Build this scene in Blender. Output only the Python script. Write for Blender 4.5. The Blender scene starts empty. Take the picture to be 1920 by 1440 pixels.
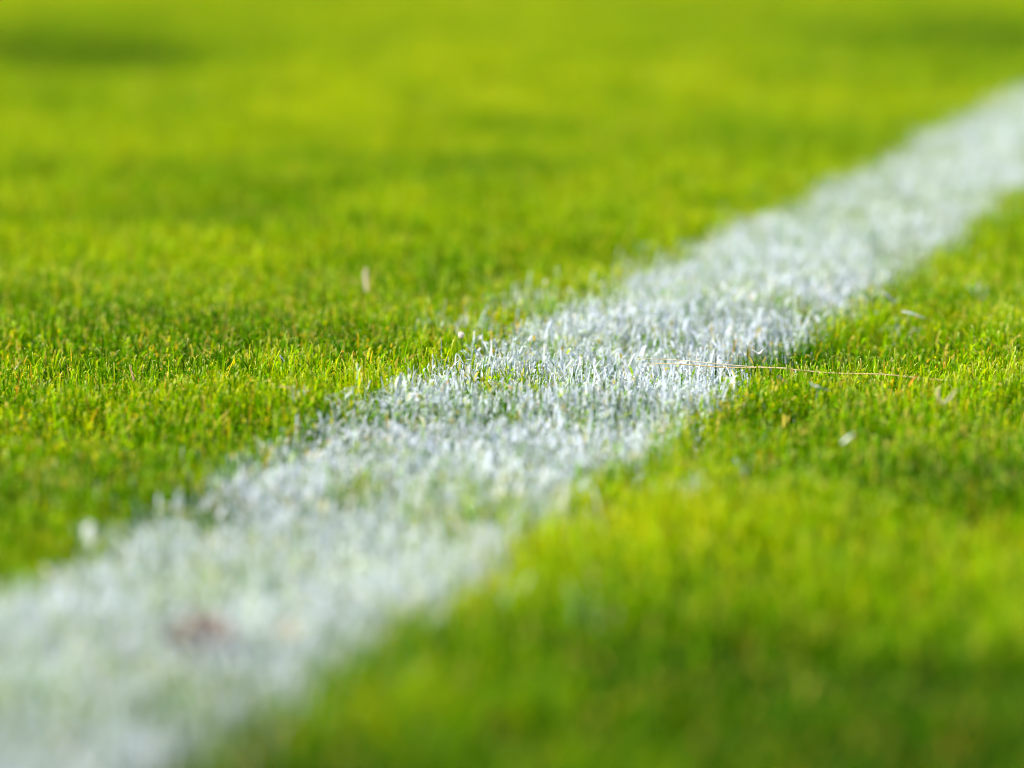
import bpy, math
import numpy as np
from mathutils import Vector

rng = np.random.default_rng(11)
sc = bpy.context.scene
COL = sc.collection

# ------------------------------------------------------------------ camera
F = 5333.0                      # focal length in photo pixels (100 mm on a 36 mm sensor, photo 1920 wide)
H = 0.192                       # camera height above the mown surface (z = 0)
PITCH = math.atan(988.0 / F)
cam_d = bpy.data.cameras.new("camera")
cam = bpy.data.objects.new("camera", cam_d)
COL.objects.link(cam)
cam.location = (0, 0, H)
cam.rotation_euler = (math.pi / 2 - PITCH, 0, 0)
cam_d.sensor_width = 36.0
cam_d.lens = 36.0 * F / 1920.0
cam_d.clip_start = 0.01
cam_d.clip_end = 1000.0
sc.camera = cam


def unproject(px, py, z=0.0):
    """photo pixel -> point on the horizontal plane at height z"""
    x, y = (px - 960.0) / F, (720.0 - py) / F
    c, s = math.cos(PITCH), math.sin(PITCH)
    d = np.array([x, c + y * s, -s + y * c])
    t = (z - H) / d[2]
    return np.array([d[0] * t, d[1] * t, z])


foc = unproject(960, 700, -0.004)
cam_d.dof.use_dof = True
cam_d.dof.focus_distance = foc[1] * math.cos(PITCH) + (H - foc[2]) * math.sin(PITCH)
APERTURE = 0.0215               # entrance pupil, metres
cam_d.dof.aperture_fstop = (cam_d.lens / 1000.0) / APERTURE
cam_d.dof.aperture_blades = 0

# ------------------------------------------------------------------ light
SUN_EL, SUN_AZ = math.radians(42), math.radians(-104)      # azimuth from +Y (away from camera) towards +X
world = bpy.data.worlds.new("World")
sc.world = world
world.use_nodes = True
nt = world.node_tree
bg = nt.nodes["Background"]
sky = nt.nodes.new("ShaderNodeTexSky")
sky.sky_type = 'NISHITA'
sky.sun_disc = False
sky.sun_elevation = SUN_EL
sky.sun_rotation = SUN_AZ
nt.links.new(sky.outputs[0], bg.inputs[0])
bg.inputs[1].default_value = 0.055

sun_d = bpy.data.lights.new("sun", 'SUN')
sun_d.energy = 5.0
sun_d.angle = math.radians(0.53)
sun_d.color = (1.0, 0.94, 0.83)
sun = bpy.data.objects.new("sun", sun_d)
COL.objects.link(sun)
sdir = Vector((math.sin(SUN_AZ) * math.cos(SUN_EL), math.cos(SUN_AZ) * math.cos(SUN_EL), math.sin(SUN_EL)))
sun.rotation_euler = sdir.to_track_quat('Z', 'Y').to_euler()

sc.view_settings.view_transform = 'Standard'
sc.view_settings.look = 'None'
sc.view_settings.exposure = 0.93
sc.view_settings.gamma = 1.0
sc.render.engine = 'CYCLES'
sc.cycles.use_denoising = True
sc.cycles.filter_width = 0.9
sc.cycles.max_bounces = 8
sc.cycles.diffuse_bounces = 5
sc.cycles.glossy_bounces = 2
sc.cycles.transmission_bounces = 4
sc.cycles.caustics_reflective = False
sc.cycles.caustics_refractive = False
sc.cycles.sample_clamp_indirect = 6.0


# ------------------------------------------------------------------ noise + fields
def vnoise(x, y, scale, seed):
    """smooth value noise in -1..1"""
    r = np.random.default_rng(seed)
    N = 256
    g = r.uniform(-1, 1, (N, N))
    u, v = x / scale + 91.3, y / scale + 37.7
    iu, iv = np.floor(u).astype(np.int64), np.floor(v).astype(np.int64)
    fu, fv = u - iu, v - iv
    fu, fv = fu * fu * (3 - 2 * fu), fv * fv * (3 - 2 * fv)
    a, b = g[iu % N, iv % N], g[(iu + 1) % N, iv % N]
    c, d = g[iu % N, (iv + 1) % N], g[(iu + 1) % N, (iv + 1) % N]
    return (a * (1 - fu) + b * fu) * (1 - fv) + (c * (1 - fu) + d * fu) * fv


# local dips and humps of the turf: photo pixel, radius across, radius along the view, height
BUMPS = [(1620, 640, .030, .050, -.0035), (1480, 655, .02, .03, -.003), (300, 735, .20, .030, .002),
         (250, 800, .10, .05, -.003), (385, 370, .07, .10, -.006), (250, 90, .12, .25, -.008),
         (1500, 470, .10, .10, -.003), (1350, 560, .12, .05, .003), (1780, 880, .02, .015, -.006), (1530, 860, .015, .012, -.004), (1230, 640, .015, .015, -.003), (60, 1010, .05, .04, -.003),
         (1350, 740, .18, .03, .002), (1850, 1230, .06, .03, -.005), (1250, 1190, .05, .03, -.003),
         (1060, 720, .15, .025, .002)]
BP = [(unproject(px, py), rx, ry, h) for px, py, rx, ry, h in BUMPS]


def terrain(x, y):
    z = 0.0024 * vnoise(x, y * .7, 0.085, 1) + 0.0020 * vnoise(x, y * .8, 0.032, 2) + 0.003 * vnoise(x, y, 0.33, 3)
    for p, rx, ry, h in BP:
        z = z + h * np.exp(-((x - p[0]) / rx) ** 2 - ((y - p[1]) / ry) ** 2)
    return z


# the painted line: two edges taken on the ground plane
LA, LB = unproject(10, 1066), unproject(1900, 172)
RA, RB = unproject(430, 1380), unproject(1900, 366)
LDIR = (LB - LA)[:2]; LDIR /= np.linalg.norm(LDIR)
RDIR = (RB - RA)[:2]; RDIR /= np.linalg.norm(RDIR)
print("line dirs", LDIR, RDIR)
DIR = LDIR + RDIR; DIR /= np.linalg.norm(DIR)
NRM = np.array([DIR[1], -DIR[0]])          # points to the right of the line
mid = unproject(1060, 710)
offL = float(np.dot((unproject(756, 716) - mid)[:2], NRM))
offR = float(np.dot((unproject(1395, 690) - mid)[:2], NRM))
print("line width", offR - offL, "dir", DIR)


STEP = unproject(1640, 535)
NOTCH = unproject(1485, 645)               # here green turf cuts into the right edge


def line_coord(x, y):
    return (x - mid[0]) * NRM[0] + (y - mid[1]) * NRM[1]


def line_mask(x, y):
    """signed depth (metres) inside the painted line, ragged edges"""
    s = line_coord(x, y)
    w = 0.006 * vnoise(x, y, 0.05, 5) + 0.0045 * vnoise(x, y, 0.013, 6) + 0.002 * vnoise(x, y, 0.14, 8)
    w2 = 0.006 * vnoise(x, y, 0.055, 9) + 0.0045 * vnoise(x, y, 0.014, 10) + 0.002 * vnoise(x, y, 0.16, 12)
    near = np.clip((1.16 - y) / .16, 0, 1)
    w = w + .0075 * near + .0055 * (1 - near)
    w2 = w2 - .0045 * np.clip((.95 - y) / .25, 0, 1) + .004 * np.exp(-((x - STEP[0]) / .04) ** 2 - ((y - STEP[1]) / .06) ** 2) - .014 * np.exp(-((x - NOTCH[0]) / .04) ** 2 - ((y - NOTCH[1]) / .045) ** 2)
    return np.minimum(s - offL + w, offR - s + w2)


# ------------------------------------------------------------------ materials
def new_mat(name):
    m = bpy.data.materials.new(name)
    m.use_nodes = True
    m.node_tree.nodes.clear()
    return m, m.node_tree.nodes, m.node_tree.links


def blade_material():
    m, N, L = new_mat("grass_blade")
    at = N.new("ShaderNodeAttribute"); at.attribute_name = "col"
    out = N.new("ShaderNodeOutputMaterial")
    pr = N.new("ShaderNodeBsdfPrincipled")
    L.new(at.outputs["Color"], pr.inputs["Base Color"])
    rr = N.new("ShaderNodeMapRange")
    rr.inputs["To Min"].default_value = 0.42; rr.inputs["To Max"].default_value = 0.75
    L.new(at.outputs["Alpha"], rr.inputs["Value"]); L.new(rr.outputs[0], pr.inputs["Roughness"])
    pr.inputs["IOR"].default_value = 1.4
    pr.inputs["Specular IOR Level"].default_value = 0.03
    # light passing through a blade comes out yellower and stronger than what it reflects
    ml = N.new("ShaderNodeMix"); ml.data_type = 'RGBA'; ml.blend_type = 'MULTIPLY'; ml.inputs[0].default_value = 1
    L.new(at.outputs["Color"], ml.inputs[6]); ml.inputs[7].default_value = (1.86, 1.58, 0.3, 1)
    mp = N.new("ShaderNodeMix"); mp.data_type = 'RGBA'
    L.new(at.outputs["Alpha"], mp.inputs[0]); L.new(ml.outputs[2], mp.inputs[6]); L.new(at.outputs["Color"], mp.inputs[7])
    tr = N.new("ShaderNodeBsdfTranslucent"); L.new(mp.outputs[2], tr.inputs["Color"])
    mf = N.new("ShaderNodeMapRange")
    mf.inputs["To Min"].default_value = 0.44; mf.inputs["To Max"].default_value = 0.30
    L.new(at.outputs["Alpha"], mf.inputs["Value"])
    mx = N.new("ShaderNodeMixShader")
    L.new(mf.outputs[0], mx.inputs[0]); L.new(pr.outputs[0], mx.inputs[1]); L.new(tr.outputs[0], mx.inputs[2])
    L.new(mx.outputs[0], out.inputs[0])
    return m


def ground_material():
    m, N, L = new_mat("ground")
    out = N.new("ShaderNodeOutputMaterial")
    pr = N.new("ShaderNodeBsdfPrincipled"); pr.inputs["Roughness"].default_value = 0.95; pr.inputs["Specular IOR Level"].default_value = 0.05
    tc = N.new("ShaderNodeTexCoord")
    n1 = N.new("ShaderNodeTexNoise"); n1.inputs["Scale"].default_value = 180; n1.inputs["Detail"].default_value = 6
    n2 = N.new("ShaderNodeTexNoise"); n2.inputs["Scale"].default_value = 2.2; n2.inputs["Detail"].default_value = 4
    for n in (n1, n2): L.new(tc.outputs["Object"], n.inputs["Vector"])
    cr = N.new("ShaderNodeValToRGB")
    cr.color_ramp.elements[0].position = .35; cr.color_ramp.elements[0].color = (.030, .028, .006, 1)
    cr.color_ramp.elements[1].position = .68; cr.color_ramp.elements[1].color = (.07, .11, .006, 1)
    L.new(n1.outputs[0], cr.inputs[0])
    # beyond the modelled blades the turf itself is green
    g = N.new("ShaderNodeValToRGB")
    g.color_ramp.elements[0].position = .3; g.color_ramp.elements[0].color = (.14, .24, .004, 1)
    g.color_ramp.elements[1].position = .7; g.color_ramp.elements[1].color = (.26, .36, .005, 1)
    L.new(n2.outputs[0], g.inputs[0])
    at = N.new("ShaderNodeAttribute"); at.attribute_name = "turf"
    mx = N.new("ShaderNodeMix"); mx.data_type = 'RGBA'
    L.new(at.outputs["Color"], mx.inputs[0]) if False else None
    sp = N.new("ShaderNodeSeparateColor"); L.new(at.outputs["Color"], sp.inputs[0])
    L.new(sp.outputs[0], mx.inputs[0]); L.new(cr.outputs[0], mx.inputs[6]); L.new(g.outputs[0], mx.inputs[7])
    pm = N.new("ShaderNodeMix"); pm.data_type = 'RGBA'; pm.inputs[7].default_value = (.55, .60, .68, 1)
    L.new(sp.outputs[1], pm.inputs[0]); L.new(mx.outputs[2], pm.inputs[6])
    L.new(pm.outputs[2], pr.inputs["Base Color"])
    bp = N.new("ShaderNodeBump"); bp.inputs["Distance"].default_value = .003; bp.inputs["Strength"].default_value = .8
    L.new(n1.outputs[0], bp.inputs["Height"]); L.new(bp.outputs[0], pr.inputs["Normal"])
    L.new(pr.outputs[0], out.inputs[0])
    return m


def plain_material(name, base, dark, rough=0.6, trans=0.25, scale=300):
    m, N, L = new_mat(name)
    out = N.new("ShaderNodeOutputMaterial")
    tc = N.new("ShaderNodeTexCoord")
    n1 = N.new("ShaderNodeTexNoise"); n1.inputs["Scale"].default_value = scale; n1.inputs["Detail"].default_value = 5
    L.new(tc.outputs["Object"], n1.inputs["Vector"])
    cr = N.new("ShaderNodeValToRGB")
    cr.color_ramp.elements[0].position = .38; cr.color_ramp.elements[0].color = (*dark, 1)
    cr.color_ramp.elements[1].position = .62; cr.color_ramp.elements[1].color = (*base, 1)
    L.new(n1.outputs[0], cr.inputs[0])
    pr = N.new("ShaderNodeBsdfPrincipled"); pr.inputs["Roughness"].default_value = rough
    L.new(cr.outputs[0], pr.inputs["Base Color"])
    tr = N.new("ShaderNodeBsdfTranslucent"); L.new(cr.outputs[0], tr.inputs[0])
    mx = N.new("ShaderNodeMixShader"); mx.inputs[0].default_value = trans
    L.new(pr.outputs[0], mx.inputs[1]); L.new(tr.outputs[0], mx.inputs[2]); L.new(mx.outputs[0], out.inputs[0])
    return m


BLADE = blade_material()

# ------------------------------------------------------------------ ground sheet
SOIL = -0.0165


def axis(fine0, fine1, step, far):
    a = np.arange(fine0, fine1 + 1e-9, step)
    out = [fine1]
    s = step
    while out[-1] < far: s *= 1.35; out.append(out[-1] + s)
    neg = [fine0]
    s = step
    while neg[-1] > -far: s *= 1.35; neg.append(neg[-1] - s)
    return np.concatenate([neg[:0:-1], a, out[1:]])


gx, gy = axis(-1.4, 1.6, 0.02, 300), axis(0.1, 5.0, 0.02, 300)
X, Y = np.meshgrid(gx, gy)
fade = np.exp(-np.maximum(0, np.hypot(X, Y - 2) - 9) / 4)
Z = terrain(X, Y) * fade + SOIL
nx, ny = len(gx), len(gy)
idx = np.arange(nx * ny).reshape(ny, nx)
quads = np.stack([idx[:-1, :-1], idx[:-1, 1:], idx[1:, 1:], idx[1:, :-1]], -1).reshape(-1, 4)


def np_mesh(name, verts, quads, smooth=True):
    me = bpy.data.meshes.new(name)
    nv, nf = len(verts), len(quads)
    me.vertices.add(nv); me.vertices.foreach_set("co", verts.astype(np.float32).ravel())
    me.loops.add(nf * 4); me.loops.foreach_set("vertex_index", quads.astype(np.int32).ravel())
    me.polygons.add(nf)
    me.polygons.foreach_set("loop_start", np.arange(0, nf * 4, 4, dtype=np.int32))
    me.polygons.foreach_set("loop_total", np.full(nf, 4, dtype=np.int32))
    me.polygons.foreach_set("use_smooth", np.full(nf, smooth))
    me.update(calc_edges=True)
    return me


def set_col(me, name, rgba):
    a = me.attributes.new(name, 'FLOAT_COLOR', 'POINT')
    a.data.foreach_set("color", rgba.astype(np.float32).ravel())


me = np_mesh("ground", np.stack([X, Y, Z], -1).reshape(-1, 3), quads)
turf = np.maximum(np.clip((Y - 7.0) / 1.5, 0, 1), np.clip((np.abs(X) - .185 * Y - .12 - .13 * Y) / .1, 0, 1))
pm = np.clip(line_mask(X, Y) / .006 + .3, 0, 1)
set_col(me, "turf", np.stack([turf, pm, turf * 0, turf * 0 + 1], -1).reshape(-1, 4))
me.materials.append(ground_material())
ground = bpy.data.objects.new("ground", me); COL.objects.link(ground)
ground["kind"] = "structure"
ground["label"] = "dark soil and thatch beneath the mown turf"

# ------------------------------------------------------------------ grass
PAL = np.array([[.017, .095, .0005],      # deep green
                [.085, .265, .0005],      # mid green
                [.240, .445, .0005],      # fresh yellow green
                [.490, .560, .002],      # yellowish
                [.520, .430, .070],      # straw
                [.560, .300, .020]])     # orange dry leaf
CREAM = np.array([.92, .88, .32])
PAINT = np.array([.75, .80, .93])

DARK = [(1500, 645, .05, .04, 1.0), (1780, 880, .05, .03, 1.3), (1400, 1330, .08, .03, .25), (1650, 1390, .06, .04, .4), (1700, 30, .3, .3, .15), (1850, 1230, .06, .03, .8), (1880, 1400, .05, .03, .7),  # blade colour darkened: painted-in corner vignette and hollow shade, plus some darker grass
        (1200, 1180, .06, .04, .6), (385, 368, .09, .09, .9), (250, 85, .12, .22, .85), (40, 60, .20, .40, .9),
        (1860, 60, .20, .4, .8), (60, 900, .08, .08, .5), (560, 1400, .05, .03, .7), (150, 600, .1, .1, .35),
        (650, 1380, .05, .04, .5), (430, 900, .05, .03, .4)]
PALE = [(760, 360, .18, .10, .6), (900, 130, .4, .35, .25), (450, 20, .25, .3, .3), (1000, 430, .15, .12, .4),
        (1300, 480, .1, .12, .3), (1040, 1000, .05, .05, .3), (1100, 960, .08, .05, .4)]
SPRAY = [(1100, 1088, .006, .012, .3), (1085, 945, .004, .008, .4), (1215, 875, .004, .006, .8), (1290, 905, .004, .006, .7),
         (1690, 590, .006, .004, .8), (560, 735, .003, .006, 1.0), 
          (900, 590, .02, .012, .7), (1010, 545, .02, .02, .6), (640, 815, .02, .012, .5),
         (1390, 835, .004, .006, .5), (1840, 540, .003, .006, .6), (1250, 470, .02, .03, .5)]
SP = [(unproject(a, b), rx, ry, h) for a, b, rx, ry, h in SPRAY]
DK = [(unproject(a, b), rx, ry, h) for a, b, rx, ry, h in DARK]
PL = [(unproject(a, b), rx, ry, h) for a, b, rx, ry, h in PALE]


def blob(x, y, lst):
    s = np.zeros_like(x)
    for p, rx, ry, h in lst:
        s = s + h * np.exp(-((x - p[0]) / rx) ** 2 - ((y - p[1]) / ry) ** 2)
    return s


def scatter(y0, y1, per_cm2, margin):
    """random roots in the wedge the lens can see, with a margin on both sides"""
    area_w = 0.185 * y1 * 2 + 2 * margin
    n = int(area_w * (y1 - y0) * 1e4 * per_cm2)
    x = rng.uniform(-area_w / 2, area_w / 2, n); y = rng.uniform(y0, y1, n)
    k = np.abs(x) < 0.185 * y + margin
    return x[k], y[k]


def blades(x, y, wscale, levels, kind):
    """kind 'upright' or 'low'. returns verts, quads, rgba, painted flag per blade"""
    n = len(x)
    clump = vnoise(x, y, .012, 21) * .5 + vnoise(x, y, .03, 22) * .5
    if kind == 'upright':
        Lg = np.clip(rng.normal(.0152, .0024, n) + .0042 * clump, .008, .022) + (rng.random(n) < .05) * rng.uniform(.001, .0038, n)
        tilt = np.abs(rng.normal(0, .32, n)) + (rng.random(n) < .14) * rng.uniform(.2, 1.0, n)
        Lg = Lg * np.where(line_mask(x, y) > 0, .90, 1)      # weighed down by the paint
        w = rng.uniform(.00034, .00074, n)
        bend = rng.normal(0, .30, n)
    elif kind == 'chip':                              # mown off bits caught between the blades
        Lg = rng.uniform(.0012, .0030, n)
        tilt = rng.uniform(.2, 1.7, n)
        w = rng.uniform(.0006, .0013, n)
        bend = rng.normal(0, .5, n)
    else:
        Lg = rng.uniform(.005, .0115, n)
        tilt = np.abs(rng.normal(.55, .5, n))
        w = rng.uniform(.0005, .0011, n)
        bend = rng.normal(.5, .5, n)
    w = w * wscale
    az = rng.uniform(0, 2 * np.pi, n)
    face = az + np.pi / 2 + rng.normal(0, .5, n)
    T = np.array(levels)
    flop = rng.uniform(0, 1.3, n)               # frayed, bent-over cut end
    nl = len(T)
    zroot = terrain(x, y) + SOIL
    if kind == 'low':
        zroot = zroot + rng.uniform(0, .0085, n)
    if kind == 'chip':
        zroot = zroot + rng.triangular(.006, .0115, .0165, n)
    P = np.zeros((n, nl, 3)); cur = np.stack([x, y, zroot], -1); P[:, 0] = cur
    for i in range(1, nl):
        tm = (T[i] + T[i - 1]) / 2
        a = np.clip(tilt + bend * tm * tm * 1.6, -2.2, 2.2)
        if i == nl - 1 and nl > 4: a = a + flop
        d = np.stack([np.sin(a) * np.cos(az), np.sin(a) * np.sin(az), np.cos(a)], -1)
        cur = cur + d * (Lg * (T[i] - T[i - 1]))[:, None]
        P[:, i] = cur
    prof = np.interp(T, [0, .3, .75, .93, 1], [.75, 1, .85, .62, .25])
    W = w[:, None] * prof[None, :]
    blunt = rng.random(n) < .55                      # cut square by the mower
    W[:, -1] = np.where(blunt, W[:, -2] * .95, W[:, -1])
    tw = face[:, None] + rng.normal(0, .5, n)[:, None] * T[None, :]
    side = np.stack([np.cos(tw), np.sin(tw), 0 * tw], -1)
    V = np.stack([P - side * W[..., None] / 2, P + side * W[..., None] / 2], 2).reshape(-1, 3)
    base = np.arange(n)[:, None] * (2 * nl) + 2 * np.arange(nl - 1)[None, :]
    Q = np.stack([base, base + 1, base + 3, base + 2], -1).reshape(-1, 4)
    # colour of each blade
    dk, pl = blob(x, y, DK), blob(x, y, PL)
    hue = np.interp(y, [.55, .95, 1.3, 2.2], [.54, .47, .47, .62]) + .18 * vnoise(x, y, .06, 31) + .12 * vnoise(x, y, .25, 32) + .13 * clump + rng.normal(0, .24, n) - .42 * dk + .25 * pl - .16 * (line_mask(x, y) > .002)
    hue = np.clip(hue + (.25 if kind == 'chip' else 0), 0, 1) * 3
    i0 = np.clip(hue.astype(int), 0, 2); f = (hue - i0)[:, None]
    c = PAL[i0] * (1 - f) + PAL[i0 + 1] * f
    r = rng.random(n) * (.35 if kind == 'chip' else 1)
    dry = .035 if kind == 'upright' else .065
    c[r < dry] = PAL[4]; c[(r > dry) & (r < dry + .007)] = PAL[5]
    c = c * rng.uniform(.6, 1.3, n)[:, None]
    rgb = np.repeat(c[:, None, :], nl, 1)
    rgb[:, 0] = rgb[:, 0] * .85 + np.array([.20, .19, .01]) * .15      # pale sheath at the base
    tipc = (rng.random(n) < (.75 if kind == 'upright' else .35)) & blunt
    k1 = 1.0 if nl > 4 else .30                       # coarser blades: the same amount of pale tip overall
    rgb[tipc, -1] = rgb[tipc, -1] * (1 - k1) + k1 * CREAM * rng.uniform(.7, 1.1, (tipc.sum(), 1))
    if nl > 4: rgb[tipc, -2] = rgb[tipc, -2] * .7 + CREAM * .3
    # paint
    d = line_mask(x, y) + rng.normal(0, .0035, n)
    patch = .5 + .5 * vnoise(x, y, .022, 41) * .8 + .5 * vnoise(x, y, .06, 42) * .5
    prob = np.clip((d + .001) / .005, 0, 1) * (.76 + .24 * np.clip(patch * 1.4, 0, 1))
    prob = np.where(d > .003, np.maximum(prob - .25 * (patch < .25), 0), prob)
    prob = np.maximum(prob, .75 * np.clip(blob(x, y, SP), 0, 1))
    stray = (d < 0) & (d > -.03) & (rng.random(n) < .008)
    painted = (rng.random(n) < prob) | stray
    cover = np.clip(rng.normal(.92, .12, n), .35, 1)
    lo = np.clip(rng.normal(.22, .26, n), -.2, .75) + .25 * (patch < .3)
    pf = np.clip((T[None, :] - lo[:, None]) / .2, 0, 1) * cover[:, None] * painted[:, None]
    pc = PAINT[None, None, :] * rng.uniform(.86, 1.04, (n, 1, 1))
    pc = pc * np.where(rng.random((n, 1, 1)) < .1, np.array([1.0, .95, .86]), np.array([.97, 1., 1.03]))
    rgb = rgb * (1 - pf[..., None]) + pc * pf[..., None]
    rgba = np.concatenate([rgb, pf[..., None]], -1)
    rgba = np.repeat(rgba[:, :, None, :], 2, 2)
    return V.reshape(n, nl * 2, 3), Q, rgba.reshape(n, nl * 2, 4), painted


FULL = (0, .3, .6, .80, .92, 1)
MEDI = (0, .45, .85, 1)
LOWR = (0, .55, 1)
sets = []
for (y0, y1, dens_u, dens_l, ws, lv_u, lv_l, mg) in [
        (0.35, 0.85, 24, 30, .95, MEDI, MEDI, .16),
        (0.85, 1.35, 24, 30, 1.0, FULL, FULL, .16),
        (1.35, 2.3, 15, 18, 1.1, MEDI, MEDI, .3),
        (2.3, 4.6, 5.5, 8, 1.7, MEDI, LOWR, .6),
        (4.6, 8.5, .7, 1.2, 3.4, LOWR, LOWR, 1.9)]:
    for kind, dn, lv in (('upright', dens_u, lv_u), ('low', dens_l, lv_l), ('chip', dens_u * .45, LOWR)):
        x, y = scatter(y0, y1, dn, mg)
        # thin out in small gaps so that the soil and deep shade show between the tufts
        gap = vnoise(x, y, .007, 51) + .6 * vnoise(x, y, .018, 52)
        k = rng.random(len(x)) < np.clip(1.0 + gap * 1.25, .12, 1) * np.where(vnoise(x, y, .016, 53) > .62, .3, 1)
        sets.append((blades(x[k], y[k], ws, lv, kind), len(lv)))


def build(name, want):
    Vs, Qs, Cs, off = [], [], [], 0
    for (V, Q, C, P), nl in sets:
        k = P if want else ~P
        v = V[k]; n = len(v)
        base = np.arange(n)[:, None] * (2 * nl) + 2 * np.arange(nl - 1)[None, :] + off
        Qs.append(np.stack([base, base + 1, base + 3, base + 2], -1).reshape(-1, 4))
        Vs.append(v.reshape(-1, 3)); Cs.append(C[k].reshape(-1, 4)); off += n * 2 * nl
    me = np_mesh(name, np.concatenate(Vs), np.concatenate(Qs))
    set_col(me, "col", np.concatenate(Cs))
    me.materials.append(BLADE)
    o = bpy.data.objects.new(name, me); COL.objects.link(o)
    o["kind"] = "stuff"
    print(name, "verts", off)
    return o


g = build("grass", False)
g["label"] = "short mown green grass on both sides of the white line"
g["category"] = "grass"
p = build("painted_grass", True)
p["label"] = "blades of grass sprayed white that make the diagonal field line"
p["category"] = "painted line"


# ------------------------------------------------------------------ litter lying in the turf
DRY = plain_material("dry_stem", (.70, .56, .30), (.50, .36, .16), .5, .2, 500)
PALE_DRY = plain_material("bleached_leaf", (.80, .74, .62), (.62, .52, .36), .5, .35, 400)
TAN = plain_material("tan_leaf", (.80, .56, .40), (.62, .38, .24), .5, .3, 400)
CHALK = plain_material("painted_leaf", (.88, .88, .88), (.74, .78, .82), .6, .3, 500)
BROWN = plain_material("dead_leaf", (.36, .28, .24), (.10, .08, .06), .7, .25, 110)
GREEN_STEM = plain_material("green_stem", (.16, .28, .02), (.08, .15, .01), .5, .3, 300)


def catmull(P, k=6):
    P = np.array(P, float)
    A = np.vstack([2 * P[0] - P[1], P, 2 * P[-1] - P[-2]])
    out = []
    for i in range(1, len(A) - 2):
        for t in np.linspace(0, 1, k, endpoint=False):
            a, b, c, d = A[i - 1], A[i], A[i + 1], A[i + 2]
            out.append(.5 * (2 * b + (c - a) * t + (2 * a - 5 * b + 4 * c - d) * t * t + (3 * b - a - 3 * c + d) * t ** 3))
    out.append(P[-1])
    return np.array(out)


def strip_mesh(name, pts, wid, thick, mat, twist=0.0, seg=8, roll=0.0):
    """closed flattened tube along pts; wid: list of widths along the length"""
    P = catmull(pts)
    n = len(P)
    t = np.linspace(0, 1, n)
    W = np.interp(t, np.linspace(0, 1, len(wid)), wid)
    T = np.gradient(P, axis=0); T /= np.linalg.norm(T, axis=1)[:, None] + 1e-12
    V = np.zeros((n, seg, 3))
    up = np.array([.13, .21, 1.0])
    for i in range(n):
        a = np.cross(T[i], up); a /= np.linalg.norm(a) + 1e-12
        b = np.cross(a, T[i])
        th = roll + twist * t[i]
        a2, b2 = a * math.cos(th) + b * math.sin(th), -a * math.sin(th) + b * math.cos(th)
        for j in range(seg):
            q = 2 * math.pi * j / seg
            cup = .25 * W[i] * math.cos(q) ** 2 if thick < W[i] * .6 else 0
            V[i, j] = P[i] + a2 * (W[i] / 2 * math.cos(q)) + b2 * (min(thick, W[i]) / 2 * math.sin(q) + cup)
    base = np.arange(n - 1)[:, None] * seg; j = np.arange(seg)[None, :]; j2 = (j + 1) % seg
    faces = np.stack([base + j, base + j2, base + seg + j2, base + seg + j], -1).reshape(-1, 4).tolist()
    faces.append(list(range(seg))[::-1]); faces.append([(n - 1) * seg + q for q in range(seg)])
    me = bpy.data.meshes.new(name)
    me.from_pydata(V.reshape(-1, 3).tolist(), [], faces)
    me.polygons.foreach_set("use_smooth", [True] * len(me.polygons))
    me.materials.append(mat)
    return me


def on_turf(px, py, lift=0.0):
    """point of the turf surface seen at that place, lifted a little"""
    z = 0.0
    for _ in range(4):
        q = unproject(px, py, z)
        z = float(terrain(q[0:1], q[1:2])[0]) + lift
    return unproject(px, py, z)


def link(name, me, loc=(0, 0, 0), parent=None):
    o = bpy.data.objects.new(name, me); COL.objects.link(o)
    o.location = loc
    if parent: o.parent = parent
    return o


def clipping(name, label, cat, px, py, pts_mm, wid_mm, mat, lift=.001, thick=.25, twist=0.5, roll=0.0, group=None):
    """pts in millimetres: x right, y away from the lens, z up, round the anchor"""
    c = on_turf(px, py, lift)
    me = strip_mesh(name, [np.array(q) * .001 for q in pts_mm], [w * .001 for w in wid_mm], thick * .001, mat, twist, roll=roll)
    o = link(name, me, c)
    o["label"] = label; o["category"] = cat
    if group: o["group"] = group
    return o


# the long dry stem resting on the tips, right of the line
a, b = unproject(1212, 683, -.0006), unproject(1812, 709, -.0006)
root = bpy.data.objects.new("dry_stalk", None); COL.objects.link(root); root.location = (a + b) / 2
root["label"] = "long thin straw coloured grass stalk lying level on the tips from line into turf"
root["category"] = "dry stalk"
L_ = (b - a)
pp = [L_ * t - L_ / 2 + np.array([0, .0010 * math.sin(5 * t), .0003 * math.sin(4.5 * t + .5) + .00035 * math.sin(19 * t) - .0005 * (t > .8) * (t - .8) / .2]) for t in np.linspace(0, 1, 13)]
link("stem", strip_mesh("stem", pp, [.00022, .0004, .0004, .0005, .00045, .00045, .0004, .00025], .00045, DRY), parent=root)
for t in (.33, .66):
    q = pp[int(t * 12)]
    link("node", strip_mesh("node", [q - L_ * .003, q, q + L_ * .003], [.00045, .0008, .00045], .0008, DRY), parent=root)
pp2 = [L_ * t - L_ / 2 + np.array([0, .003 + .002 * t, -.0012 * (1 - t / .45) * .0 + .0016 * (1 - t / .5) + .0003 * math.sin(15 * t)]) for t in np.linspace(-.03, .45, 8)]
link("side_strand", strip_mesh("side_strand", pp2, [.0002, .0004, .0004, .0003], .0004, PALE_DRY), parent=root)

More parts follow.
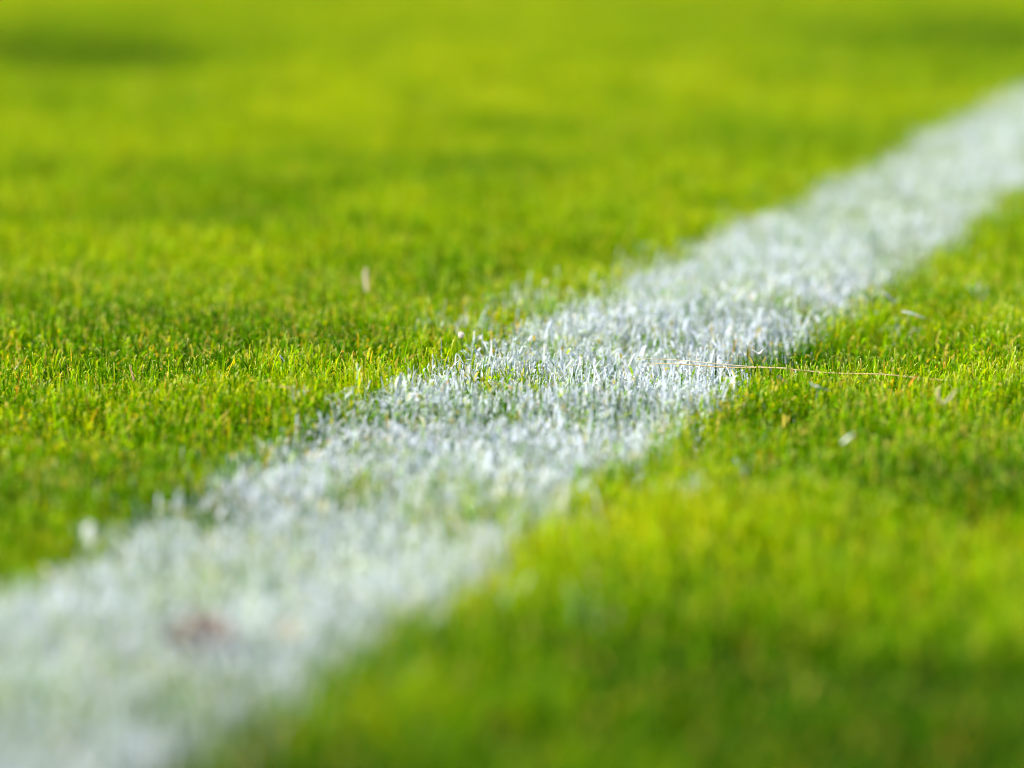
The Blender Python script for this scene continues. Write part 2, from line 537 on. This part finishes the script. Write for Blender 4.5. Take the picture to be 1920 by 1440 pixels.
LIT = "bits of dry grass scattered on the turf"
clipping("leaf_clipping", "small bright white curled clipping just below the dry stalk, right of the line", "clipping", 1535, 729,
         [(-3, 0, 2.2), (-2, .3, .9), (0, 0, .6), (2, 1, -.2), (4, 1, -.8)], [1.3, 1.8, 1.3, .9, .5], CHALK, .0012, roll=-.5, group=LIT)
clipping("leaf_clipping", "cream clipping bent into a V standing in grass near right edge", "clipping", 1768, 757,
         [(-1.8, 0, 5.2), (-1.7, 0, 2.5), (-.2, 0, .3), (2.2, 0, 1.8), (4.6, 0, 5)], [.5, .9, 1.0, .9, .5], PALE_DRY, .0022, thick=.7, roll=0, twist=0, group=LIT)
clipping("leaf_clipping", "short cream clipping leaning at the right edge of line, under the dry stalk", "clipping", 1468, 712,
         [(-1.8, 0, 1.5), (-.5, 0, .3), (1.8, 0, -1.2)], [.6, 1.2, .7], PALE_DRY, .001, roll=-.6, group=LIT)
clipping("leaf_clipping", "tiny white forked clipping above where the dry stalk crosses line edge", "clipping", 1422, 663,
         [(-2.6, 0, 1.6), (-1, 0, .6), (0, 0, 0), (1, 0, .5), (2, 0, 2)], [.4, .8, .9, .7, .3], CHALK, .003, roll=-1.2, group=LIT)
clipping("leaf_clipping", "blurred pale oval clipping beyond the dry stalk, right beside the line", "clipping", 1667, 561,
         [(-2.6, 0, 3), (0, 0, .5), (2.6, 0, -2.2)], [1.2, 2.4, 1.2], CHALK, .003, roll=-.9, group=LIT)
clipping("leaf_clipping", "long pale blurred clipping lying flat, farther right than the pale oval one", "clipping", 1714, 591,
         [(-5, 0, 1.5), (-1, 0, .5), (5, 0, -1.5)], [.8, 1.6, .8], CHALK, .002, roll=-.7, group=LIT)
clipping("leaf_clipping", "slanting pale spindle shaped clipping in lower right turf below the curled one", "clipping", 1589, 823,
         [(-1.9, 0, -1.5), (0, 0, 0), (2.1, 0, 1.9)], [.4, 1.3, .5], CHALK, .003, roll=-.8, group=LIT)
clipping("dry_leaf", "upright blurred cream dry leaf alone in green turf, upper left of the line", "dry leaf", 686, 535,
         [(0, 0, -3), (-.2, 0, 2), (0, 0, 5), (.3, 0, 7.8)], [2.0, 2.7, 2.4, 1.1], PALE_DRY, 0, roll=0, twist=.1)
clipping("painted_leaf", "blurred bright white leaf tip standing at left edge of line, low left", "leaf", 167, 1010,
         [(0, 0, -3), (0, 0, 1), (.2, 0, 3), (.2, 0, 4.6)], [2.6, 3.8, 4, 2.4], CHALK, 0, roll=0, twist=.1)
clipping("leaf_clipping", "upright tan clipping in sharp green grass, left of the line", "clipping", 247, 705,
         [(.6, 0, -2), (0, 0, 1), (-.7, 0, 4.2)], [.9, 1.1, .5], TAN, 0, roll=-.2, group=LIT)
clipping("leaf_clipping", "small white fleck on grass between the cream dry leaf and the line", "clipping", 529, 672,
         [(-1, 0, 1), (0, 0, 0), (1, 0, -1.6)], [.7, 1.2, .5], CHALK, .002, roll=-.8, group=LIT)
clipping("leaf_clipping", "cream clipping at the left edge of picture in the sharp grass", "clipping", 33, 686,
         [(-1, 0, -1.4), (0, 0, 0), (1.1, 0, 1.6)], [.5, 1.0, .6], PALE_DRY, .001, roll=-.8, group=LIT)
clipping("leaf_clipping", "pale pinkish clipping lying in sharp grass, just left of line edge", "clipping", 545, 729,
         [(-4, 0, 1), (-1, 0, .4), (1.5, 0, -.6)], [.4, .7, .5], TAN, .0005, roll=-.8, group=LIT)
clipping("dry_leaf", "orange dry leaf standing under the far end of the dry stalk", "dry leaf", 1712, 714,
         [(-1.4, 0, -2), (0, 0, 0), (1.6, 0, 2)], [.8, 1.5, .7], plain_material("orange_leaf", (.85, .42, .04), (.6, .25, .02), .5, .4), .0005, roll=-.7)

# small round seed head on its stem
c = on_turf(865, 628, .0035)
root = bpy.data.objects.new("seed_head", None); COL.objects.link(root); root.location = c
root["label"] = "tiny round pinkish white seed head on thin stem at left edge of line"; root["category"] = "seed head"
rs = np.random.default_rng(4)
import bmesh
bm = bmesh.new(); bmesh.ops.create_icosphere(bm, subdivisions=4, radius=.00125)
for v in bm.verts: v.co *= 1 + .10 * rs.standard_normal() * .6
me = bpy.data.meshes.new("head"); bm.to_mesh(me); bm.free()
me.materials.append(plain_material("seed_white", (.90, .84, .80), (.80, .70, .66), .6, .3, 900))
link("seed", me, parent=root)
link("stem", strip_mesh("stem", [(0, 0, -.0012), (.0003, 0, -.006), (.0002, .001, -.014), (.0002, .001, -.02)], [.0006, .0007, .0008], .0006, GREEN_STEM), parent=root)


# crumpled reddish leaf in the foreground paint
def crumpled_leaf(name, px, py, lx, ly, hh, mat, seed, lift):
    c = on_turf(px, py, lift)
    nu, nv = 36, 22
    u, v = np.meshgrid(np.linspace(-1, 1, nu), np.linspace(-1, 1, nv), indexing='ij')
    edge = np.sqrt(np.clip(1 - u * u, 0, 1)) * (1 + .15 * vnoise(u, v * 0, .3, seed + 5))
    x = u * lx / 2; y = v * edge * ly / 2
    z = hh * (vnoise(u, v, .55, seed) * .6 + vnoise(u, v, .22, seed + 1) * .3 + .9 * v * v * edge + .3 * u * u)
    V = np.stack([x, y, z], -1).reshape(-1, 3)
    idx = np.arange(nu * nv).reshape(nu, nv)
    Q = np.stack([idx[:-1, :-1], idx[1:, :-1], idx[1:, 1:], idx[:-1, 1:]], -1).reshape(-1, 4)
    me = np_mesh(name, V, Q); me.materials.append(mat)
    o = link(name, me, c)
    o.rotation_euler = (math.radians(25), math.radians(6), math.radians(-8))
    m = o.modifiers.new("thickness", 'SOLIDIFY'); m.thickness = .0003
    return o


o = crumpled_leaf("dead_leaf", 372, 1203, .0180, .015, .0042, BROWN, 67, -.0055)
o["label"] = "blurred reddish brown dead leaf lying on the white line, lower left"; o["category"] = "dead leaf"
o = crumpled_leaf("dead_leaf", 540, 1185, .0075, .006, .0015, PALE_DRY, 71, -.0068)
o["label"] = "pale cream scrap of leaf on white line, right of the reddish leaf"; o["category"] = "dead leaf"
